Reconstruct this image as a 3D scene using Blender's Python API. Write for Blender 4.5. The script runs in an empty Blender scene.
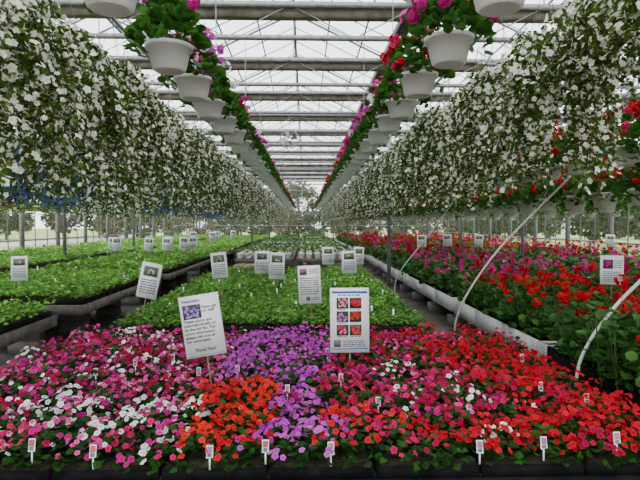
import bpy, math
import numpy as np
from mathutils import Vector
rng=np.random.default_rng(7)
U=rng.uniform
# ------------------------------------------------------------ materials
MATS={}
def newmat(name):
    m=bpy.data.materials.new(name); m.use_nodes=True
    MATS[name]=m
    return m,m.node_tree.nodes,m.node_tree.links
def noisemat(name,c1,c2,scale=8,rough=.6,metal=0,bump=0.0,trans=0,spec=.5):
    m,n,l=newmat(name); b=n['Principled BSDF']
    tc=n.new('ShaderNodeTexCoord'); t=n.new('ShaderNodeTexNoise'); t.inputs['Scale'].default_value=scale
    t.inputs['Detail'].default_value=5
    r=n.new('ShaderNodeValToRGB'); r.color_ramp.elements[0].color=(*c1,1); r.color_ramp.elements[1].color=(*c2,1)
    r.color_ramp.elements[0].position=.35; r.color_ramp.elements[1].position=.65
    l.new(tc.outputs['Object'],t.inputs['Vector']); l.new(t.outputs['Fac'],r.inputs['Fac']); l.new(r.outputs['Color'],b.inputs['Base Color'])
    b.inputs['Roughness'].default_value=rough; b.inputs['Metallic'].default_value=metal; b.inputs['Specular IOR Level'].default_value=spec
    if bump:
        bp=n.new('ShaderNodeBump'); bp.inputs['Strength'].default_value=bump
        l.new(t.outputs['Fac'],bp.inputs['Height']); l.new(bp.outputs['Normal'],b.inputs['Normal'])
    if trans:
        tr=n.new('ShaderNodeBsdfTranslucent'); l.new(r.outputs['Color'],tr.inputs['Color'])
        ms=n.new('ShaderNodeMixShader'); ms.inputs[0].default_value=trans
        l.new(b.outputs[0],ms.inputs[1]); l.new(tr.outputs[0],ms.inputs[2]); l.new(ms.outputs[0],n['Material Output'].inputs['Surface'])
    return m
def plantmat(name,rough,trans):
    m,n,l=newmat(name); b=n['Principled BSDF']; out=n['Material Output']
    a=n.new('ShaderNodeAttribute'); a.attribute_name='Col'
    tc=n.new('ShaderNodeTexCoord'); t=n.new('ShaderNodeTexNoise'); t.inputs['Scale'].default_value=9
    mp=n.new('ShaderNodeMapRange'); mp.inputs['To Min'].default_value=.75; mp.inputs['To Max'].default_value=1.25
    mx=n.new('ShaderNodeHueSaturation')
    l.new(tc.outputs['Object'],t.inputs['Vector']); l.new(t.outputs['Fac'],mp.inputs['Value']); l.new(mp.outputs['Result'],mx.inputs['Value'])
    l.new(a.outputs['Color'],mx.inputs['Color']); l.new(mx.outputs['Color'],b.inputs['Base Color'])
    b.inputs['Roughness'].default_value=rough
    b.inputs['Specular IOR Level'].default_value=.15
    tr=n.new('ShaderNodeBsdfTranslucent'); l.new(mx.outputs['Color'],tr.inputs['Color'])
    ms=n.new('ShaderNodeMixShader'); ms.inputs[0].default_value=trans
    l.new(b.outputs[0],ms.inputs[1]); l.new(tr.outputs[0],ms.inputs[2]); l.new(ms.outputs[0],out.inputs['Surface'])
    return m
plantmat('petal',.7,.35); plantmat('leaf',.55,.3); plantmat('paint',.5,0.0)
noisemat('metal_galv',(.19,.195,.20),(.29,.295,.30),12,.5,.4)
noisemat('metal_dark',(.08,.075,.07),(.15,.14,.13),12,.6,.3)
noisemat('curtain',(.12,.10,.085),(.21,.18,.155),6,.9)
noisemat('wood',(.16,.10,.06),(.30,.21,.13),14,.8,0,.2)
noisemat('wood_grey',(.07,.06,.05),(.15,.13,.11),10,.85,0,.2)
noisemat('cinder',(.12,.115,.10),(.23,.22,.20),40,.95,0,.4)
noisemat('concrete',(.05,.045,.04),(.12,.11,.095),3,.85,0,.2)
noisemat('white_plastic',(.88,.88,.86),(.93,.93,.91),5,.4,trans=.4)
noisemat('white_board',(.45,.45,.43),(.58,.58,.56),5,.5)
noisemat('paper',(.70,.71,.72),(.76,.77,.78),3,.5)
noisemat('black_plastic',(.004,.004,.005),(.010,.010,.010),10,.8,spec=.1)
noisemat('soil',(.012,.011,.008),(.035,.028,.02),30,.95,0,.4,spec=.1)
noisemat('coco',(.07,.035,.02),(.15,.08,.045),30,.95,0,.5)
noisemat('grass',(.20,.28,.07),(.32,.38,.12),.8,.95)
noisemat('asphalt',(.30,.30,.30),(.40,.40,.40),2,.9)
noisemat('bark',(.12,.09,.07),(.2,.16,.12),5,.95)
noisemat('pvc',(.50,.50,.48),(.62,.62,.60),5,.4)
noisemat('ink',(.02,.02,.025),(.04,.04,.05),5,.6)
m,n,l=newmat('glazing')
b=n['Principled BSDF']; out=n['Material Output']
tn=n.new('ShaderNodeTexNoise'); tn.inputs['Scale'].default_value=1.3
mp=n.new('ShaderNodeMapRange'); mp.inputs['To Min'].default_value=.02; mp.inputs['To Max'].default_value=.08
tr=n.new('ShaderNodeBsdfTransparent'); tr.inputs['Color'].default_value=(.97,.98,.98,1)
b.inputs['Base Color'].default_value=(.85,.9,.9,1); b.inputs['Roughness'].default_value=.2
ms=n.new('ShaderNodeMixShader'); l.new(tn.outputs['Fac'],mp.inputs['Value']); l.new(mp.outputs['Result'],ms.inputs[0])
l.new(tr.outputs[0],ms.inputs[1]); l.new(b.outputs[0],ms.inputs[2]); l.new(ms.outputs[0],out.inputs['Surface'])

# ------------------------------------------------------------ mesh builder
def nrm(v): return v/np.maximum(np.linalg.norm(v,axis=-1,keepdims=True),1e-9)
class MB:
    def __init__(s): s.V=[];s.C=[];s.F=[];s.n=0
    def add(s,V,F,col,mat):
        V=np.asarray(V,float).reshape(-1,3); F=np.asarray(F,int)
        C=np.broadcast_to(np.asarray(col,float),(len(V),3))
        s.V.append(V); s.C.append(C); s.F.append((F+s.n,mat)); s.n+=len(V)
    def inst(s,T,P,R,S,col,mat):
        tv,tf,sh=T; k=len(P)
        if k==0: return
        W=np.einsum('kij,nj->kni',R,tv)*np.asarray(S,float).reshape(-1,1,1)+P[:,None]
        C=(np.broadcast_to(np.asarray(col,float),(k,3))[:,None,:]*sh[None])
        F=tf[None]+(np.arange(k)*len(tv))[:,None,None]
        s.add(W.reshape(-1,3),F.reshape(-1,tf.shape[1]),C.reshape(-1,3),mat)
    def box(s,x0,x1,y0,y1,z0,z1,mat,col=(.5,.5,.5)):
        V=[(x,y,z) for z in(z0,z1) for y in(y0,y1) for x in(x0,x1)]
        s.add(V,[(0,2,3,1),(4,5,7,6),(0,1,5,4),(2,6,7,3),(0,4,6,2),(1,3,7,5)],col,mat)
    def tube(s,pts,r,mat,seg=8,col=(.5,.5,.5)):
        pts=np.asarray(pts,float); n=len(pts)
        d=nrm(np.gradient(pts,axis=0)); ref=np.array([0,0,1.]) if abs(d[0][2])<.9 else np.array([1.,0,0])
        x=nrm(np.cross(d,ref)); y=np.cross(d,x); a=np.arange(seg)/seg*2*math.pi
        V=(pts[:,None]+r*(np.cos(a)[None,:,None]*x[:,None]+np.sin(a)[None,:,None]*y[:,None])).reshape(-1,3)
        F=[(i*seg+j,i*seg+(j+1)%seg,(i+1)*seg+(j+1)%seg,(i+1)*seg+j) for i in range(n-1) for j in range(seg)]
        s.add(V,F,col,mat)
    def lathe(s,prof,c,mat,seg=20,col=(.5,.5,.5)):
        a=np.arange(seg)/seg*2*math.pi; V=[]
        for r,z in prof:
            V+= [(c[0]+r*math.cos(t),c[1]+r*math.sin(t),c[2]+z) for t in a]
        F=[(i*seg+j,i*seg+(j+1)%seg,(i+1)*seg+(j+1)%seg,(i+1)*seg+j) for i in range(len(prof)-1) for j in range(seg)]
        s.add(V,F,col,mat)
    def mesh(s,name,smooth=False):
        V=np.concatenate(s.V); C=np.concatenate(s.C)
        names=[]; 
        for _,m in s.F:
            if m not in names: names.append(m)
        li=[];ls=[];mi=[];pos=0
        for F,m in s.F:
            k,q=F.shape; li.append(F.ravel()); ls.append(pos+np.arange(k)*q); pos+=k*q; mi.append(np.full(k,names.index(m)))
        li=np.concatenate(li);ls=np.concatenate(ls);mi=np.concatenate(mi)
        me=bpy.data.meshes.new(name)
        me.vertices.add(len(V)); me.vertices.foreach_set('co',V.ravel().astype(np.float32))
        me.loops.add(len(li)); me.loops.foreach_set('vertex_index',li.astype(np.int32))
        me.polygons.add(len(ls)); me.polygons.foreach_set('loop_start',ls.astype(np.int32))
        for m in names: me.materials.append(MATS[m])
        me.polygons.foreach_set('material_index',mi.astype(np.int32))
        me.update(calc_edges=True)
        ca=me.color_attributes.new('Col','FLOAT_COLOR','POINT')
        ca.data.foreach_set('color',np.concatenate([C,np.ones((len(C),1))],1).ravel().astype(np.float32))
        if smooth: me.polygons.foreach_set('use_smooth',np.ones(len(ls),bool))
        me.validate()
        return me
    def obj(s,name,parent=None,loc=None,smooth=False):
        return mkobj(name,s.mesh(name,smooth),parent,loc)
def mkobj(name,data,parent=None,loc=None,rot=None):
    o=bpy.data.objects.new(name,data); bpy.context.scene.collection.objects.link(o)
    if loc is not None: o.location=loc
    if rot is not None: o.rotation_euler=rot
    if parent: o.parent=parent
    return o
# templates: verts, faces, shade
def leafT(w=.35):
    v=np.array([(0,0,0),(w*.8,.3,.08),(w,.62,.06),(0,1,-.12),(-w,.62,.06),(-w*.8,.3,.08)],float)
    return v,np.array([(0,1,2,3),(0,3,4,5)]),np.array([.8,1,1.1,1,1.1,1])[:,None]*np.ones(3)
LEAF=leafT(.33); 
def roundT():
    a=np.linspace(-2.6,2.6,7); v=[(0,.0,0)]+[(math.sin(t)*.55,.5+math.cos(t)*.5,.10+.05*math.cos(3*t)) for t in a]
    return np.array(v,float),np.array([(0,1,2,3),(0,3,4,5),(0,5,6,7)]),np.array([.6]+[1.05]*7)[:,None]*np.ones(3)
ROUND=roundT()
def flowerT(wd=.62,notch=.93,cen=.5,ztip=-.12):
    v=[(0,0,0)];f=[]
    for i in range(5):
        a=i*2*math.pi/5
        k=len(v)
        for da,r,z in((-wd,.78,.02),(-.22,1.0,ztip),(.22,1.0,ztip),(wd,.78,-.04)):
            v.append((r*math.cos(a+da),r*math.sin(a+da),z+.02*i))
        v.append((notch*math.cos(a),notch*math.sin(a),ztip*.7+.02*i))
        f+=[(0,k,k+1,k+4),(0,k+4,k+2,k+3)]
    sh=np.ones((len(v),3)); sh[0]=cen
    return np.array(v,float),np.array(f),sh
FLW=flowerT()
def flowerS():
    v=[(0,0,0)];f=[]
    for i in range(5):
        a=i*2*math.pi/5; k=len(v)
        for da,r,z in((-.58,.8,.03),(0,1,-.06),(.58,.8,.03)): v.append((r*math.cos(a+da),r*math.sin(a+da),z))
        f.append((0,k,k+1,k+2))
    sh=np.ones((len(v),3)); sh[0]=(.95,.9,.6)
    return np.array(v,float),np.array(f),sh
FLS=flowerS()
def Rn(n):
    n=nrm(n); k=len(n); t=nrm(np.cross(n,rng.normal(size=(k,3)))); b=np.cross(n,t)
    return np.stack([t,b,n],-1)
def Rd(d,up=None):
    d=nrm(d); k=len(d)
    if up is None: up=np.tile([0,0,1.],(k,1))
    up=up+rng.normal(size=(k,3))*.45
    x=nrm(np.cross(d,up)); z=np.cross(x,d)
    return np.stack([x,d,z],-1)
def jit(c,k,a=.2):
    c=np.asarray(c,float); return np.clip(np.broadcast_to(c,(k,3))*(1+rng.uniform(-a,a,(k,1)))*(1+rng.uniform(-a*.3,a*.3,(k,3))),0,1)
def pick(cols,w,k):
    w=np.array(w,float);w/=w.sum(); return np.array(cols,float)[rng.choice(len(cols),k,p=w)]
# colours
G_DARK=(.016,.070,.008); G_MID=(.05,.16,.022); G_LIGHT=(.17,.36,.07); G_CASC=(.085,.145,.022)
WHITE=(.95,.95,.95); RED=(.52,.0,.016); CRIM=(.38,.0,.05); MAG=(.50,.004,.20); PINK=(.76,.08,.33)
LILAC=(.50,.035,.46); LIL2=(.58,.09,.54); LIL3=(.42,.018,.36); ORANGE=(.70,.018,.012); CORAL=(.60,.002,.016); ROSE=(.60,.008,.12); YEL=(.75,.55,.03); BLUE=(.16,.14,.55)

# ------------------------------------------------------------ hanging baskets
def wires(mb,rr,top):
    for i in range(3):
        a=i*2.094+.4
        mb.tube([(rr*math.cos(a),rr*math.sin(a),0),(0,0,top-.05)],.0025,'metal_dark',4)
    mb.tube([(0,0,top-.06),(0.015,0,top-.04),(0,0,top-.019)],.004,'metal_dark',4)
def pot(mb,rim,h,mat,z=0):
    mb.lathe([(rim*.62,-h),(rim*.72,-h*.93),(rim*.93,-.028),(rim*1.04,-.028),(rim*1.05,.0),(rim*.96,.004),(rim*.9,-.03)],(0,0,z),mat,24)
    mb.lathe([(0,-h),(rim*.62,-h)],(0,0,z),mat,24)
    mb.lathe([(rim*.92,-.02),(0,-.02)],(0,0,z),'soil',24)
def cascade(name,potmat,top,Lmax=1.05,flow=WHITE,pf=.60,nst=110,spread=.34,leafc=G_CASC,fs=(.015,.026)):
    mb=MB(); pot(mb,.17,.17,potmat); wires(mb,.17,top)
    P=[];D=[];OUT=[]
    lob=U(0,6.28); 
    for i in range(nst):
        th=U(0,2*math.pi); L=Lmax*(U(.2,1)**.7)*(.87+.13*math.sin(2*th+lob)); sp=spread*U(.35,1.2)
        k=int((L+.3)/.036); t=np.linspace(0,1,k)
        r=.05+sp*(1-np.exp(-4.5*t)); z=.10*np.exp(-((t-.12)/.12)**2)*U(.5,1.6)-L*np.clip(t-.1,0,1)**1.15
        th2=th+.25*np.sin(t*U(2,6)+U(0,6))
        p=np.stack([r*np.cos(th2),r*np.sin(th2),z],-1)+rng.normal(size=(k,3))*.014
        P.append(p); D.append(np.gradient(p,axis=0)); OUT.append(np.stack([np.cos(th2),np.sin(th2),np.zeros(k)+.3],-1))
        if i%2==0: mb.tube(p[::2],.0022,'leaf',3,col=(.10,.11,.035))
    P=np.concatenate(P);D=np.concatenate(D);OUT=np.concatenate(OUT);k=len(P)
    for rep in range(2):
        d=nrm(OUT)*.7+nrm(D)*.5+rng.normal(size=(k,3))*.5
        mb.inst(LEAF,P,Rd(d),U(.026,.048,k),jit(leafc,k,.55),'leaf')
    cl=.5+.5*np.sin(P[:,0]*17+lob)*np.sin(P[:,2]*13+lob*2)*np.sin(P[:,1]*15)*2
    s=rng.random(k)<pf*np.clip(cl+.35,.3,1.3); q=P[s]+nrm(OUT[s])*U(.01,.055,(s.sum(),1)); kk=len(q)
    mb.inst(FLS,q,Rn(OUT[s]*.8+rng.normal(size=(kk,3))*.5),U(fs[0],fs[1],kk),jit(flow,kk,.05),'petal')
    return mb.mesh(name)
def gerhead(mb,P,rad,cols,nf=14,fs=.019):
    k=len(P)
    if k==0: return
    n=nrm(rng.normal(size=(k,nf,3))+np.array([0,0,.35]))
    q=(P[:,None]+n*np.asarray(rad).reshape(-1,1,1)).reshape(-1,3)
    c=np.repeat(cols,nf,0)*(1+rng.uniform(-.25,.25,(k*nf,1)))
    mb.inst(FLW,q,Rn(n.reshape(-1,3)),U(fs*.85,fs*1.15,k*nf),np.clip(c,0,1),'petal')
def potted(name,potmat,top,cols,w,trail=.12,nh=20,R=.27):
    mb=MB(); pot(mb,.17,.19,potmat); wires(mb,.17,top)
    k=320; th=U(0,6.283,k); r=R*np.sqrt(U(0,1,k)); z=.02+.32*(1-(r/R)**2)*U(.2,1.1,k)-trail*(r/R)**4*U(0,1,k)
    P=np.stack([r*np.cos(th),r*np.sin(th),z],-1); O=np.stack([np.cos(th),np.sin(th),U(-.2,.8,k)],-1)
    mb.inst(ROUND,P,Rd(O),U(.05,.085,k),jit(G_MID,k,.45),'leaf')
    th=U(0,6.283,nh); r=(R+.06)*np.sqrt(U(.05,1,nh)); z=.42-.36*(r/(R+.06))**2+U(-.05,.07,nh)
    H=np.stack([r*np.cos(th),r*np.sin(th),z],-1)
    gerhead(mb,H,U(.03,.055,nh),pick(cols,w,nh),14,.021)
    for h in H: mb.tube([(h[0]*.4,h[1]*.4,0.02),tuple(h)],.0025,'leaf',3,col=G_MID)
    return mb.mesh(name)
RAILZ=3.55
casc=[cascade('white_trailing_basket_mesh',('coco' if i%2 else 'white_plastic'),.62,Lmax=U(1.12,1.32),nst=int(U(95,125)),spread=U(.30,.38)) for i in range(6)]
cshort=[cascade('white_trailing_basket_mesh','coco',.62,Lmax=.55,nst=90,spread=.34) for i in range(2)]
inner=[potted('geranium_basket_mesh','white_plastic',.47,c,w) for c,w in(
    (((.72,.08,.48),MAG,WHITE),(3,2,1)),((MAG,PINK),(2,1)),((RED,ROSE),(2,1)),(((.6,.06,.5),PINK,WHITE),(2,2,2)),((WHITE,PINK),(2,1)))]
outerR=[potted('geranium_basket_mesh','white_plastic',1.05,(RED,CORAL),(3,1),.3,26,.34),potted('geranium_basket_mesh','white_plastic',1.05,(RED,ROSE,MAG),(3,1,1),.3,24,.34)]
lowR=[potted('geranium_basket_mesh','white_plastic',1.4,(RED,CORAL),(3,1),.2,20,.30),potted('geranium_basket_mesh','white_plastic',1.4,(RED,(.3,.02,.2)),(3,1),.2,14,.30)]
outerL=[cascade('lobelia_basket_mesh','white_plastic',1.0,.6,BLUE,.6,80,.30,G_MID),cascade('white_trailing_basket_mesh','white_plastic',1.0,.8,WHITE,.5,80,.3),potted('geranium_basket_mesh','white_plastic',1.0,(MAG,WHITE),(1,1),.3,12,.32)]
yell=[cascade('yellow_basket_mesh','white_plastic',1.25,.26,YEL,.4,45,.24,G_MID,(.012,.02))]
def hang(name,me,x,y,z,j=1):
    mkobj(name,me,None,(x+U(-.02,.02)*j,y+U(-.06,.06),z),(0,0,U(0,6.28)))
for sx in(-1,1):
    y=2.80 if sx>0 else 2.95; 
    while y<43:
        me=inner[rng.choice(5,p=(.3,.25,.1,.2,.15) if sx<0 else (.15,.25,.35,.15,.1))]
        hang('geranium_hanging_basket',me,sx*1.03,y,RAILZ-.47)
        y+=.92 if y>3.5 else 1.05
    y=2.3; i=0
    while y<43:
        me=casc[rng.integers(6)]
        if sx>0 and y<3.4: me=cshort[i%2]
        hang('white_trailing_hanging_basket',me,sx*(1.68),y,RAILZ-.62,3)
        y+=.74 if y<20 else .9; i+=1
    for x,y,st,z in ((3.1,2.9,.75,2.5),(3.9,3.6,.8,2.15),(4.6,4.5,.95,2.5),(5.6,4.2,1.1,2.15),(7.2,5,1.2,2.5),(8.8,7,1.3,2.15)) if sx>0 else ((-3.1,2.9,.85,2.55),(-4.9,4.5,.8,2.55),(-6.6,6,1.2,2.55),(-8.2,7,.95,2.3)):
        while y<42:
            if sx>0: hang('geranium_hanging_basket',(outerR if z>2.4 else lowR)[rng.integers(2)],x,y,z)
            elif x==-8.2: hang('yellow_hanging_basket',yell[0],x,y,z)
            else: hang('lobelia_hanging_basket',outerL[rng.choice(3,p=(.65,.2,.15))],x,y,z)
            y+=st if y<18 else st*1.4
for x in(-1.03,-1.68,1.03,1.68,-3.1,3.1,-4.9,4.6,3.9,5.6,7.2,8.8,-6.6,-8.2):
    mb=MB(); mb.tube([(x,1.0,RAILZ),(x,22,RAILZ),(x,44,RAILZ)],.018,'metal_galv',8)
    Y=3.1
    while Y<44:
        mb.tube([(x,Y+.1,RAILZ),(x,Y+.1,4.90)],.006,'metal_galv',5); Y+=3.05
    mb.obj('basket_rail_pipe')

# ------------------------------------------------------------ greenhouse shell
TY=[.05+3.05*i for i in range(-1,15)]
GUT=[-11.25,-6.85,-2.45,1.95,6.35,10.75]
Y0,Y1=-4.0,45.8
XL,XR=GUT[0],GUT[-1]
mb=MB(); mb.box(XL,XR,Y0,Y1,-.15,0,'concrete'); mb.obj('floor')
mb=MB(); mb.box(-150,150,-80,220,-.3,-.16,'grass'); mb.box(-30,-24,-80,220,-.16,-.14,'asphalt'); mb.obj('outdoor_ground')
for Y in TY:
    mb=MB()
    mb.box(XL,XR,Y-.035,Y+.035,5.45,5.55,'metal_galv')
    mb.box(XL,XR,Y-.03,Y+.03,4.90,4.98,'metal_galv')
    mb.box(XL,XR,Y+.05,Y+.22,5.31,5.5,'curtain')
    for a,b_ in zip(GUT[:-1],GUT[1:]):
        for i in range(4):
            xa=a+(b_-a)*i/4; xb=a+(b_-a)*(i+1)/4; 
            mb.tube([(xa,Y,4.94 if i%2 else 5.5),(xb,Y,5.5 if i%2 else 4.94)],.011,'metal_galv',5)
        mid=(a+b_)/2
        mb.tube([(a,Y,5.5),(mid,Y,6.55)],.025,'metal_galv',6); mb.tube([(mid,Y,6.55),(b_,Y,5.5)],.025,'metal_galv',6)
        mb.tube([(mid,Y,5.5),(mid,Y,6.55)],.015,'metal_galv',5)
    mb.obj('roof_truss')
mb=MB()
for g in GUT:
    mb.box(g-.11,g+.11,Y0,Y1,5.55,5.62,'metal_dark'); mb.box(g-.12,g-.10,Y0,Y1,5.55,5.75,'metal_dark'); mb.box(g+.10,g+.12,Y0,Y1,5.55,5.75,'metal_dark')
mb.obj('roof_gutter')
mb=MB()
for a,b_ in zip(GUT[:-1],GUT[1:]):
    mid=(a+b_)/2
    mb.box(mid-.03,mid+.03,Y0,Y1,6.58,6.66,'metal_galv')
    for f in(.36,.7):
        for s in(-1,1):
            x=mid+s*2.2*f; z=6.6-1.03*f
            mb.box(x-.015,x+.015,Y0,Y1,z-.03,z,'metal_galv')
    y=Y0
    while y<=Y1:
        for s in(-1,1): mb.tube([(mid,y,6.62),(mid+s*2.12,y,5.62)],.013,'metal_galv',4)
        y+=1.01666
mb.obj('roof_glazing_bars')
mb=MB()
for a,b_ in zip(GUT[:-1],GUT[1:]):
    mid=(a+b_)/2
    for s in(-1,1):
        mb.add([(mid,Y0,6.65),(mid+s*2.12,Y0,5.65),(mid+s*2.12,Y1,5.65),(mid,Y1,6.65)],[(0,1,2,3)],(1,1,1),'glazing')
mb.obj('ceiling')
for gi,g in enumerate(GUT[1:-1]):
    for i,Y in enumerate(TY):
        if gi in(1,2):
            if (i-1)%4 or Y<3: continue
            if gi==1 and Y<20: continue
        elif i%2: continue
        mb=MB(); mb.box(g-.04,g+.04,Y-.04,Y+.04,0,5.55,'metal_galv'); mb.box(g-.09,g+.09,Y-.09,Y+.09,0,.015,'metal_dark'); mb.obj('support_post')
def sidewall(x,name):
    mb=MB(); mb.box(x-.06,x+.06,Y0,Y1,0,.45,'cinder')
    for Y in TY: mb.box(x-.07,x+.07,Y-.07,Y+.07,.45,5.55,'metal_galv')
    for z in(.47,1.1,2.5,3.6,4.7): mb.box(x-.03,x+.03,Y0,Y1,z-.03,z+.03,'metal_galv')
    y=Y0
    while y<Y1: mb.box(x-.015,x+.015,y-.015,y+.015,.45,5.5,'metal_galv'); y+=1.01666
    mb.box(x+(.04 if x<0 else -.10),x+(.10 if x<0 else -.04),Y0,Y1,2.45,2.65,'curtain')
    mb.add([(x,Y0,.45),(x,Y1,.45),(x,Y1,5.6),(x,Y0,5.6)],[(0,1,2,3)],(1,1,1),'glazing')
    mb.obj(name)
sidewall(XL,'wall_left'); sidewall(XR,'wall_right')
def endwall(y,name):
    mb=MB(); mb.box(XL,XR,y-.06,y+.06,0,.6,'cinder')
    x=XL
    while x<=XR+.01: mb.box(x-.025,x+.025,y-.03,y+.03,.6,5.55,'metal_galv'); x+=1.1
    for z in(1.6,2.6,3.6,4.6,5.5): mb.box(XL,XR,y-.03,y+.03,z-.03,z+.03,'metal_galv')
    mb.add([(XL,y,.6),(XR,y,.6),(XR,y,5.5),(XL,y,5.5)],[(0,1,2,3)],(1,1,1),'glazing')
    for a,b_ in zip(GUT[:-1],GUT[1:]): mb.add([(a,y,5.5),(b_,y,5.5),((a+b_)/2,y,6.65)],[(0,1,2)],(1,1,1),'glazing')
    mb.obj(name)
endwall(Y1,'wall_back'); endwall(Y0,'wall_front')
def treemesh(c):
    h=8
    mb=MB(); mb.tube([(0,0,-.2),(.1,0,h*.3),(0,.1,h*.75)],.025*h*.6,'bark',7)
    for i in range(9):
        a=U(0,6.28); mb.tube([(0,0,h*U(.15,.6)),(h*.25*math.cos(a),h*.25*math.sin(a),h*U(.5,.9))],.008*h*.5,'bark',5)
    k=1500; n=nrm(rng.normal(size=(k,3))); P=n*np.array([h*.34,h*.34,h*.42])*U(.5,1,(k,1))+np.array([0,0,h*.52])
    mb.inst(ROUND,P,Rd(n),U(.35,.8,k)*h*.08,jit(c,k,.35),'leaf')
    return mb.mesh('tree')
TM=[treemesh((.17,.15,.08)),treemesh((.09,.12,.05)),treemesh((.12,.15,.06))]
def tree(x,y,s,i):
    o=mkobj('tree',TM[i],None,(x,y,-.16),(0,0,U(0,6))); o.scale=(s,s,s*U(.8,1.1))
for i in range(22): tree(-52-U(0,12),4+i*5.5+U(-2,2),U(.5,.85),i%3)
for i in range(24): tree(-44+i*4+U(-1,1),64+U(0,10),U(.9,1.2),i%3)
for i in range(14): tree(-20+i*3,55+U(0,3),U(.4,.6),i%3)
for i in range(24): tree(22+U(0,8),2+i*4,U(.6,1.0),i%3)

# ------------------------------------------------------------ benches
def legs(mb,x0,x1,y0,y1,zt):
    for y in np.arange(y0+.3,y1,1.5):
        for x in np.arange(x0+.25,x1,1.6):
            z=0
            while z<zt-.2: 
                mb.box(x-.2,x+.2,y-.1,y+.1,z,z+.19,'cinder'); z+=.2
            mb.box(x-.06,x+.06,y-.3,y+.3,z-.01,zt,'wood')
def trays(mb,x0,x1,y0,y1,z,dx=.55,dy=.28,mat='black_plastic',h=.06):
    nx=max(1,int(round((x1-x0)/dx)));ny=max(1,int(round((y1-y0)/dy)))
    for i in range(nx):
        for j in range(ny):
            a=x0+(x1-x0)*i/nx+.01;b_=x0+(x1-x0)*(i+1)/nx-.01;c=y0+(y1-y0)*j/ny+.01;d=y0+(y1-y0)*(j+1)/ny-.01
            mb.box(a,b_,c,d,z,z+h,mat); mb.box(a+.012,b_-.012,c+.012,d-.012,z+h-.001,z+h+.004,'soil')
def benchtop(mb,x0,x1,y0,y1,z,edge='wood_grey'):
    mb.box(x0,x1,y0,y0+.04,z-.12,z,edge);mb.box(x0,x1,y1-.04,y1,z-.12,z,edge)
    mb.box(x0,x0+.04,y0+.04,y1-.04,z-.12,z,edge);mb.box(x1-.04,x1,y0+.04,y1-.04,z-.12,z,edge)
    for x in np.arange(x0+.05,x1-.1,.16): mb.box(x,x+.12,y0+.04,y1-.04,z-.03,z-.002,'wood_grey')
def greens(mb,x0,x1,y0,y1,z,sp,nl,ls,col,h=.12,fleck=0,fcol=WHITE):
    X,Y=np.meshgrid(np.arange(x0+sp/2,x1,sp),np.arange(y0+sp/2,y1,sp)); X=X.ravel();Y=Y.ravel();k=len(X)
    X=X+U(-.15,.15,k)*sp;Y=Y+U(-.15,.15,k)*sp; hh=h*U(.75,1.2,k)
    pc=jit(col,k,.28)
    tr=np.sin(np.floor(X/.55)*12.9+np.floor(Y/.84)*78.2)*43758.5; tr=tr-np.floor(tr)
    pc=pc*(.75+.5*tr)[:,None]; hh=hh*(.7+.5*tr)
    th=U(0,6.283,(k,nl)); r=sp*.6*np.sqrt(U(0,1,(k,nl)))
    z_=z+.02+hh[:,None]*(1-.6*(r/(sp*.6))**2)*U(.5,1.05,(k,nl))
    P=np.stack([X[:,None]+r*np.cos(th),Y[:,None]+r*np.sin(th),z_],-1).reshape(-1,3)
    O=np.stack([np.cos(th),np.sin(th),U(-.1,.9,(k,nl))],-1).reshape(-1,3)
    K=len(P)
    P=P-nrm(O)*ls*.35
    c=np.repeat(pc,nl,0)*(1+rng.uniform(-.35,.35,(K,1)))
    mb.inst(LEAFW,P,Rd(O),U(ls*.75,ls*1.2,K),np.clip(c,0,1),'leaf')
    if fleck:
        s=rng.random(K)<fleck; q=P[s]+np.array([0,0,.03])
        mb.inst(FLS,q,Rn(np.tile([0,0,1.],(s.sum(),1))+rng.normal(size=(s.sum(),3))*.3),U(.012,.018,s.sum()),jit(fcol,s.sum(),.1),'petal')
LEAFW=leafT(.42)
# --- front impatiens bed
BX0,BX1,BY0,BY1,BZ=-2.4,2.02,2.66,5.55,.44
mb=MB(); benchtop(mb,BX0,BX1,BY0,BY1,BZ,'black_plastic'); trays(mb,BX0+.01,BX1-.01,BY0+.01,BY1-.01,BZ); legs(mb,BX0,BX1,BY0+.2,BY1,BZ-.12)
def zone(x,y):
    x=x+U(-.09,.09); y=y+U(-.12,.12)
    W,M,P_,C,R,O,L,RO,CO=WHITE,MAG,PINK,CRIM,RED,ORANGE,LILAC,ROSE,CORAL
    if x<-.66:
        if y<3.2: return ((W,P_,M,RO),(4,2,2,1.5),20) if x>-1.6 else ((C,M,W,P_),(3,3,2,1),20)
        if y<3.75 and x>-1.05: return ((W,P_,M),(4,2,1),22)
        if y<3.75 and x<-1.6: return ((C,M,W),(3,3,1),20)
        if y>4.5: return ((C,M,P_,W),(3,2,2,.7),18)
        return ((C,M,P_,W),(3,3,2,1.2),19)
    if x<-.22:
        if y<3.85: return ((O,CO,R),(4,3,1),25)
        return ((L,LIL2,LIL3),(4,3,1),34)
    if x<.16:
        if y<3.45: return ((L,LIL2,M),(4,2,1),25)
        return ((L,M,LIL2),(3,1,3),30 if y>4 else 20)
    if x<.55:
        if y<3.1: return ((CO,O,RO),(4,2,1),20)
        if y<3.9: return ((C,RO,CO),(3,2,1),17)
        return ((C,M,R,W),(3,2,2,.3),18)
    if x<1.15:
        if y<3.05: return ((R,CO,C,W),(4,2,1,.4),22)
        if y<4.3: return ((W,M,C,P_,RO),(2.4,2,3,1,2),21)
        return ((C,R,M,P_),(3,3,2,1),19)
    if y<3.4 and x<1.45: return ((R,CO,W),(6,1,.5),22)
    if y>4.9: return ((ROSE,R,P_),(2,3,1),18)
    return ((R,CO,C),(6,1.2,1.5),24)
sp=.147
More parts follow.
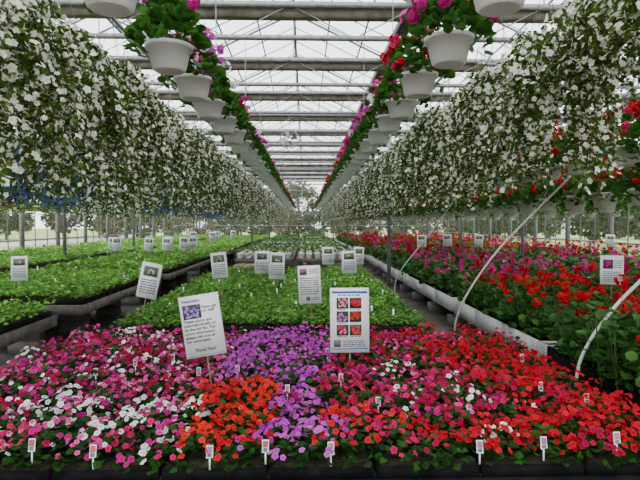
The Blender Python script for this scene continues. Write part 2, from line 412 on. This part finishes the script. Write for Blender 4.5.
for x in np.arange(BX0+sp/2,BX1,sp):
    for y in np.arange(BY0+sp/2-.01,BY1,sp):
        cols,w,nf=zone(x,y)
        px=x+U(-.035,.035);py=y+U(-.035,.035); H=U(.11,.22)
        k=36; th=U(0,6.283,k); r=.11*np.sqrt(U(0,1,k)); z=BZ+.05+H*(1-.65*(r/.11)**2)*U(.35,1,k)
        P=np.stack([px+r*np.cos(th),py+r*np.sin(th),z],-1); O=np.stack([np.cos(th),np.sin(th),U(-.1,.7,k)],-1)
        mb.inst(LEAFW,P-nrm(O)*.02,Rd(O),U(.035,.06,k),jit(G_DARK,k,.5),'leaf')
        k=max(3,int(nf*U(.4,1.15))); th=U(0,6.283,k); r=.12*np.sqrt(U(0,1,k)); z=BZ+.07+H*(1-.55*(r/.12)**2)+U(-.015,.02,k)
        P=np.stack([px+r*np.cos(th),py+r*np.sin(th),z],-1)
        N=np.stack([.6*np.cos(th)*r/.12,.6*np.sin(th)*r/.12-.35,np.ones(k)],-1)+rng.normal(size=(k,3))*.35
        if rng.random()<.75: c=np.tile(pick(cols,w,1),(k,1))
        else: c=pick(cols,w,k)
        mb.inst(FLW,P,Rn(N),U(.014,.0215,k) if nf<27 else U(.012,.018,k),np.clip(c*(1+rng.uniform(-.25,.2,(k,1))),0,1),'petal')
mb.obj('impatiens_flower_bench')
# --- middle green bench
mb=MB(); z=.50
for (a,b_) in((-2.15,-.42),(-.41,1.35)):
    benchtop(mb,a,b_,5.95,13.2,z,'black_plastic'); trays(mb,a+.03,b_-.03,5.98,13.15,z); legs(mb,a,b_,5.95,13.2,z-.12)
    greens(mb,a,b_,5.95,9,z+.05,.10,14,.045,(.095,.24,.035),.14,.01,(.8,.75,.5))
    greens(mb,a,b_,9,13.2,z+.05,.12,11,.06,(.11,.27,.04),.15,.006)
mb.obj('seedling_bench')
# --- left benches
for (y0,y1,xr) in((3.6,6.15,-2.85),(6.9,10.6,-2.85),(11.2,17,-2.85),(17.6,27,-2.85),(27.6,42,-2.85)):
    mb=MB(); z=.70
    for (a,b_) in((-5.6,xr),(-10.2,-6.3)):
        benchtop(mb,a,b_,y0,y1,z,'wood_grey'); legs(mb,a,b_,y0,y1,z-.12)
        if y0<17: trays(mb,a+.03,b_-.03,y0+.03,y1-.03,z)
        else: trays(mb,a+.03,b_-.03,y0+.03,y1-.03,z,1.2,1.0)
        near=y0<8
        greens(mb,a,b_,y0,y1,z+.05,.11 if near else(.16 if y0<16 else .26),13 if near else 9,.05 if near else(.075 if y0<16 else .12),(.12,.29,.04) if y0<12 else (.18,.38,.07),.13,.008 if y0<12 else .0)
    mb.obj('seedling_bench')
# --- bare wooden table
mb=MB(); zt=.62
for x in np.arange(-1.95,-.7,.15): mb.box(x,x+.13,13.7,15.2,zt-.03,zt,'wood')
for x in(-1.93,-.76):
    for y in(13.75,15.1): mb.box(x,x+.08,y,y+.08,0,zt-.03,'wood')
mb.box(-1.93,-.68,13.78,13.81,zt-.13,zt-.03,'wood'); mb.box(-1.93,-.68,15.12,15.15,zt-.13,zt-.03,'wood')
mb.obj('wooden_table')
# --- far centre benches with pale pots
for (y0,y1) in((15.8,24),(24.8,33),(33.8,43)):
    mb=MB(); z=.72
    for a,b_ in((-2.1,-.35),(-.25,1.45)):
        benchtop(mb,a,b_,y0,y1,z); legs(mb,a,b_,y0,y1,z-.12)
        for x in np.arange(a+.14,b_-.1,.24):
            for y in np.arange(y0+.14,y1-.1,.30): mb.lathe([(.06,0),(.085,.13),(.09,.13),(.09,.15),(.07,.14),(0,.13)],(x,y,z),'white_plastic',8)
        greens(mb,a+.02,b_-.02,y0+.14,y1-.05,z+.13,.24,5,.08,(.08,.17,.04),.08)
    mb.obj('potted_plant_bench')
# --- geranium benches on the right
def gplants(mb,x0,x1,y0,y1,z,sp,lod,colf,H0=.40):
    X,Y=np.meshgrid(np.arange(x0+sp/2,x1,sp),np.arange(y0+sp/2,y1,sp)); X=X.ravel();Y=Y.ravel();k=len(X)
    X=X+U(-.2,.2,k)*sp;Y=Y+U(-.2,.2,k)*sp; hh=H0*U(.65,1.2,k)
    nl=(75,34,16)[lod]; ls=(.075,.10,.15)[lod]
    th=U(0,6.283,(k,nl)); r=sp*.62*np.sqrt(U(0,1,(k,nl)))
    z_=z+.06+hh[:,None]*(1-.5*(r/(sp*.62))**2)*U(.1,1.0,(k,nl))
    P=np.stack([X[:,None]+r*np.cos(th),Y[:,None]+r*np.sin(th),z_],-1).reshape(-1,3)
    O=np.stack([np.cos(th),np.sin(th),U(-.1,.8,(k,nl))],-1).reshape(-1,3)
    mb.inst(ROUND,P-nrm(O)*ls*.4,Rd(O),U(ls*.7,ls*1.2,len(P)),jit((.045,.135,.024),len(P),.55),'leaf')
    for i in range(k):
        if lod==0:
            for s in range(3):
                mb.tube([(X[i],Y[i],z),(X[i]+U(-.08,.08),Y[i]+U(-.08,.08),z+hh[i]*.8)],.005,'leaf',4,col=(.08,.14,.04))
    nh=(5,4,4)[lod]
    th=U(0,6.283,(k,nh)); r=sp*.5*np.sqrt(U(0,1,(k,nh)))
    P=np.stack([X[:,None]+r*np.cos(th),Y[:,None]+r*np.sin(th),z+.08+hh[:,None]*U(.75,1.30,(k,nh))],-1)
    cc=np.array([colf(X[i],Y[i]) for i in range(k)])
    keep=rng.random((k,nh))<cc[:,3:4]
    cols=np.repeat(cc[:,None,:3],nh,1)
    P=P[keep];cols=cols[keep]
    gerhead(mb,P,U(.032,.056,len(P)),cols,(20,12,7)[lod],(.018,.023,.032)[lod])
    if lod==0:
        for p in P: mb.tube([(p[0],p[1],p[2]-.22),tuple(p)],.0028,'leaf',3,col=(.1,.2,.05))
CORG=(.74,.012,.022)
def gcol(x,y):
    if y<5.2: return (*RED,.24)
    if y<8.3:
        if x<4.3: return (*(CORG if rng.random()<.85 else RED),.34)
        return (*((RED) if rng.random()<.6 else MAG),.30)
    if y<13: return (*((.66,.015,.26) if rng.random()<.75 else PINK),.38)
    if y<17: return (*(RED if rng.random()<.5 else MAG),.38)
    return (*((RED,CORAL,PINK,RED)[rng.integers(4)]),.38)
for (y0,y1,lod) in((3.2,5.25,0),(5.4,8.5,0),(8.7,13,1),(13.3,20,2),(20.5,30,2),(30.5,42,2)):
    mb=MB(); z=.44
    for a,b_ in((2.42,5.4),(6.7,10.2)):
        if a>6 and y0<5: continue
        mb.box(a,b_,y0,y0+.03,z-.14,z+.09,'white_board');mb.box(a,b_,y1-.03,y1,z-.14,z+.09,'white_board')
        nb=int((y1-y0)/1.0)
        for i in range(nb): 
            ya=y0+.03+(y1-y0-.06)*i/nb; yb=y0+.03+(y1-y0-.06)*(i+1)/nb-.02
            mb.box(a,a+.03,ya,yb,z-.14,z+.09,'black_plastic' if lod==0 and y0<5 else 'white_board')
        mb.box(b_-.03,b_,y0+.03,y1-.03,z-.14,z+.09,'white_board')
        mb.box(a+.03,b_-.03,y0+.03,y1-.03,z-.05,z,'wood_grey'); legs(mb,a,b_,y0,y1,z-.12)
        sp=(.27,.33,.42)[lod]
        if a<6 or lod: 
            gplants(mb,a+(.05 if y0>5 else -.14),b_,y0+.05,y1,z,sp,lod,gcol,.46 if y0>5 else .58)
        else: gplants(mb,a,b_,y0,y1,z,.33,1,gcol)
        if lod<2:
            for x in np.arange(a+.16,b_-.1,sp):
                for y in np.arange(y0+.16,y1-.1,sp): mb.lathe([(.045,0),(.062,.10),(.066,.10),(.066,.12),(.055,.12),(0,.11)],(x,y,z),'black_plastic',8)
    mb.obj('geranium_bench')
# ------------------------------------------------------------ braces (white pipes)
def smooth(pts,n=10):
    pts=np.array(pts,float); P=np.vstack([2*pts[0]-pts[1],pts,2*pts[-1]-pts[-2]]); o=[]
    for i in range(1,len(P)-2):
        for t in np.linspace(0,1,n,endpoint=False):
            a,b_,c,d=P[i-1:i+3]; o.append(.5*((2*b_)+(-a+c)*t+(2*a-5*b_+4*c-d)*t*t+(-a+3*b_-3*c+d)*t**3))
    o.append(pts[-1]); return np.array(o)
for pts in([(2.15,7.5,0),(2.16,7.5,.36),(2.32,7.45,.78),(2.69,7.3,1.39),(3.2,7.1,2.0),(3.9,6.6,2.9),(4.3,6.15,3.58)],
           [(2.18,4.2,0),(2.2,4.2,.5),(2.27,4.2,.74),(2.42,4.2,.97),(2.68,4.2,1.26),(3.4,3.8,2.2),(4.3,3.1,3.58)],
           [(2.2,13.0,0),(2.3,13.0,.5),(2.8,12.9,1.2),(3.4,12.8,2.0),(4.3,12.25,3.58)]):
    mb=MB(); mb.tube(smooth(pts),.014,'pvc',8); mb.obj('brace_pipe',smooth=True)
for Y in TY:
    if Y>2:
        mb=MB(); mb.tube([(2.0,Y,3.6),(6.30,Y,3.6)],.02,'metal_galv',8); mb.tube([(6.4,Y,3.6),(XR-.08,Y,3.6)],.02,'metal_galv',8); mb.tube([(4.3,Y,3.6),(4.3,Y,4.90)],.01,'metal_galv',6); mb.tube([(8.5,Y,3.6),(8.5,Y,4.90)],.01,'metal_galv',6); mb.obj('cross_rail_pipe')
# circulation fan
mb=MB(); ang=np.linspace(0,2*math.pi,25)
mb.tube([(.26*math.cos(a),-.12,.26*math.sin(a)) for a in ang],.012,'metal_galv',6)
mb.tube([(.26*math.cos(a),.12,.26*math.sin(a)) for a in ang],.012,'metal_galv',6)
for a in ang[:-1:4]: mb.tube([(.26*math.cos(a),-.12,.26*math.sin(a)),(0,-.13,0)],.004,'metal_galv',4); mb.tube([(.26*math.cos(a),-.12,.26*math.sin(a)),(.26*math.cos(a),.12,.26*math.sin(a))],.005,'metal_galv',4)
mb.tube([(0,-.08,0),(0,.1,0)],.06,'metal_dark',12)
for i in range(4):
    a=i*math.pi/2+.3; c,s=math.cos(a),math.sin(a)
    mb.add([(.05*c-.03*s,-.03,.05*s+.03*c),(.05*c+.03*s,.03,.05*s-.03*c),(.23*c+.07*s,.04,.23*s-.07*c),(.23*c-.07*s,-.04,.23*s+.07*c)],[(0,1,2,3)],(.5,.5,.5),'metal_galv')
mb.tube([(0,0,.26),(0,0,.72)],.008,'metal_galv',5)
mb.obj('circulation_fan',None,(-.45,15.3,4.18))

# ------------------------------------------------------------ signs
def sign(name,x,y,z,w,h,roll,kind,zbase,name2=None):
    e=mkobj(name,None,None,(x,y,z),(math.radians(-4),math.radians(-roll),U(-.08,.08)))
    mb=MB(); mb.box(-w/2,w/2,0,.004,-h/2,h/2,'paper'); mb.box(-w/2-.004,w/2+.004,.004,.008,-h/2-.004,h/2+.004,'white_board')
    def rect(x0,x1,z0,z1,c,d=.0015): mb.box(x0*w,x1*w,-d,0,z0*h,z1*h,'paint',c)
    def blob(cx,cz,s,c,n=14,f=1):
        k=n; P=np.stack([(cx+U(-.5,.5,k)*s)*w,np.full(k,-.003),(cz+U(-.5,.5,k)*s*.5)*h],-1)
        mb.inst(FLS,P,Rn(np.tile([0,-1.,0],(k,1))+rng.normal(size=(k,3))*.02),np.full(k,.075*s*2*w*f),jit(c,k,.3),'paint')
    def lines(x0,x1,z1,z0,n,t=.35):
        for i in range(n):
            zz=z1+(z0-z1)*(i+.5)/n; dh=abs(z1-z0)/n*t/2; xx=x0
            while xx<x1-.02:
                L=min(U(.04,.14),x1-xx); rect(xx,xx+L,zz-dh,zz+dh,(.06,.06,.07)); xx+=L+.025
    if kind=='notice':
        rect(-.44,.02,.13,.36,(.05,.07,.05)); blob(-.21,.245,.36,(.30,.14,.55),26,.7); blob(-.21,.23,.3,(.62,.5,.75),8,.45)
        rect(-.46,.46,-.485,-.475,(.2,.2,.22))
    elif kind=='poster':
        rect(-.46,.46,.42,.455,(.05,.12,.4)); lines(-.3,.3,.41,.375,1,.5)
        cc=[((.7,.2,.4),(.15,.3,.1)),(RED,MAG),((.36,.14,.5),PINK),(RED,(.1,.2,.06)),(ROSE,(.5,.45,.7)),((.5,.05,.05),CRIM)]
        for r_ in range(3):
            for c_ in range(2):
                cx=-.19+.34*c_; cz=.26-.21*r_; c1,c2=cc[r_*2+c_]
                rect(cx-.155,cx+.155,cz-.08,cz+.09,(.035,.05,.03)); blob(cx,cz+.005,.24,np.array(c1)*.9,14); blob(cx,cz,.2,c2,5,.7); lines(cx-.12,cx+.12,cz-.085,cz-.105,1,.6)
        rect(-.42,-.24,-.42,-.31,(.10,.10,.11)); lines(-.18,.4,-.31,-.42,4,.4); rect(-.46,.46,-.455,-.44,(.05,.12,.4))
    elif kind=='text':
        rect(-.42,-.1,.26,.42,(.15,.08,.12)); blob(-.26,.34,.24,(.6,.1,.3),8); lines(-.02,.42,.42,.28,3,.4); lines(-.42,.42,.2,-.28,8,.42); rect(-.18,.0,-.43,-.32,(.09,.09,.1)); lines(.05,.42,-.33,-.42,2,.4)
    elif kind=='photo':
        rect(-.40,.04,.04,.36,(.10,.03,.08)); blob(-.18,.20,.34,MAG,10,.8); lines(.08,.44,.36,.06,4,.4); lines(-.4,.4,-.04,-.42,6,.42)
    else:
        rect(-.36,.36,.12,.4,(.10,.14,.09)); blob(0,.26,.3,kind,8); lines(-.4,.4,.05,-.38,6,.42)
    mb.obj('board',e)
    mb=MB(); mb.tube([(0,.014,-h/2-max(.05,z-h/2-zbase)),(0,.014,h*.1)],.007,'wood',6); mb.obj('stake',e)
    return e
def text(e,s,x,z,size,col='ink',align='LEFT'):
    c=bpy.data.curves.new('lettering','FONT'); c.body=s; c.size=size; c.align_x=align; c.extrude=.0004; c.space_line=.95; c.offset=.0004
    c.materials.append(MATS[col]); o=mkobj('lettering',c,e,(x,-.003,z),(math.pi/2,0,0)); return o
e=sign('notice_sign',-.75,3.87,1.01,.285,.445,8.7,'notice',.46)
text(e,'Impatiens',-.125,.178,.034)
text(e,'Please ask\nour staff',.010,.125,.027)
text(e,'These plants are\nsold individually or\nby the full flat. For\nmore information\nplease ask one of\nour associates.',-.130,.03,.0305)
text(e,'Thank You!',0,-.185,.032,'ink','CENTER')
e=sign('flower_variety_poster',.365,4.3,.965,.315,.52,0,'poster',.46)
for a in((.053,6.2,1.04,.26,.44,3,'text'),(-1.9,6.5,1.06,.245,.43,-11,(.5,.4,.6)),(-1.29,8,1.13,.23,.38,6,(.6,.5,.7)),
  (-.73,9,1.10,.24,.38,0,(.3,.3,.5)),(-.45,8.5,1.08,.24,.42,-2,(.5,.5,.6)),(.48,11,1.09,.24,.36,0,(.6,.2,.4)),(.75,9,1.10,.24,.38,2,(.4,.4,.3)),(1.12,11,1.09,.2,.36,-3,(.6,.3,.4))):
    sign('plant_info_sign',a[0],a[1],a[2],a[3],a[4],a[5],a[6],.56)
sign('plant_info_sign',-3.99,7.5,1.13,.235,.34,2,(.5,.2,.5),.76)
sign('plant_info_sign',3.54,6.0,1.22,.28,.33,-2,'photo',.5)
for x in(-5.1,-4.75,-3.96,-3.72,-3.5,-3.2,-3.0): sign('plant_info_sign',x,14+U(-.6,.6),1.24,.22,.32,U(-5,5),(.5,.4,.5),.76)
for x,y in((-3.3,19),(-3.5,21),(-4.2,20),(-3.1,23),(3.1,14),(3.9,14.4),(4.7,14.2),(8.2,14)): sign('plant_info_sign',x,y,1.3,.24,.32,U(-5,5),(.5,.4,.4),.6)
# small plant tags
mb=MB()
def tag(x,y,z,s=1):
    a=U(-.03,.03)
    w,h=.019*s,.035*s
    mb.add([(x-w,y,z-h),(x+w,y,z-h+a*.3),(x+w,y+.012,z+h),(x-w,y+.012,z+h)],[(0,1,2,3)],(.85,.85,.85),'paper')
    c=pick([PINK,RED,LILAC,ORANGE],[1,1,1,1],1)[0]
    mb.add([(x-w*.75,y-.001,z-h*.1),(x+w*.75,y-.001,z-h*.1),(x+w*.75,y+.008,z+h*.85),(x-w*.75,y+.008,z+h*.85)],[(0,1,2,3)],c*.4+.08,'paint')
    for i in range(3):
        zz=z-h*(.3+.2*i); mb.box(x-w*.7,x+w*.6,y-.002,y-.001,zz-.002,zz+.002,'ink')
    mb.box(x-.004,x+.004,y+.004,y+.006,z-h-.06,z-h,'paper')
for x,z in((-1.06,.615),(-.48,.605),(-.2,.63),(.13,.615),(.89,.615),(1.22,.63),(1.6,.65),(-1.36,.65)): tag(x,2.64,z,.9)
for i in range(13): tag(U(-2.1,1.9),U(2.95,4.6),.66,.8)
mb.obj('plant_tags')
mb=MB()
for i in range(22):
    x,y=(U(-2.1,1.3),U(6.1,12)); mb.box(x-.012,x+.012,y,y+.002,.6,.73,'paper')
for i in range(40):
    x,y=(U(-5.5,-2.9),U(4,16)); mb.box(x-.012,x+.012,y,y+.002,.76,.89,'paper')
mb.obj('plant_labels')
# ------------------------------------------------------------ light, camera
w=bpy.data.worlds.new('World'); bpy.context.scene.world=w; w.use_nodes=True
bg=w.node_tree.nodes['Background']; bg.inputs['Color'].default_value=(.94,.96,1,1); bg.inputs['Strength'].default_value=3.9
L=bpy.data.lights.new('sun','SUN'); L.energy=1.6; L.angle=math.radians(25); L.color=(1,.97,.92)
mkobj('sun',L,None,(0,0,20),(math.radians(28),math.radians(-20),0))
cam=bpy.data.cameras.new('camera'); cam.lens=530/640*36; cam.sensor_width=36; cam.clip_end=500
co=mkobj('camera',cam,None,(0,0,1.75),(math.radians(90-1.73),0,math.radians(-1.62)))
bpy.context.scene.camera=co
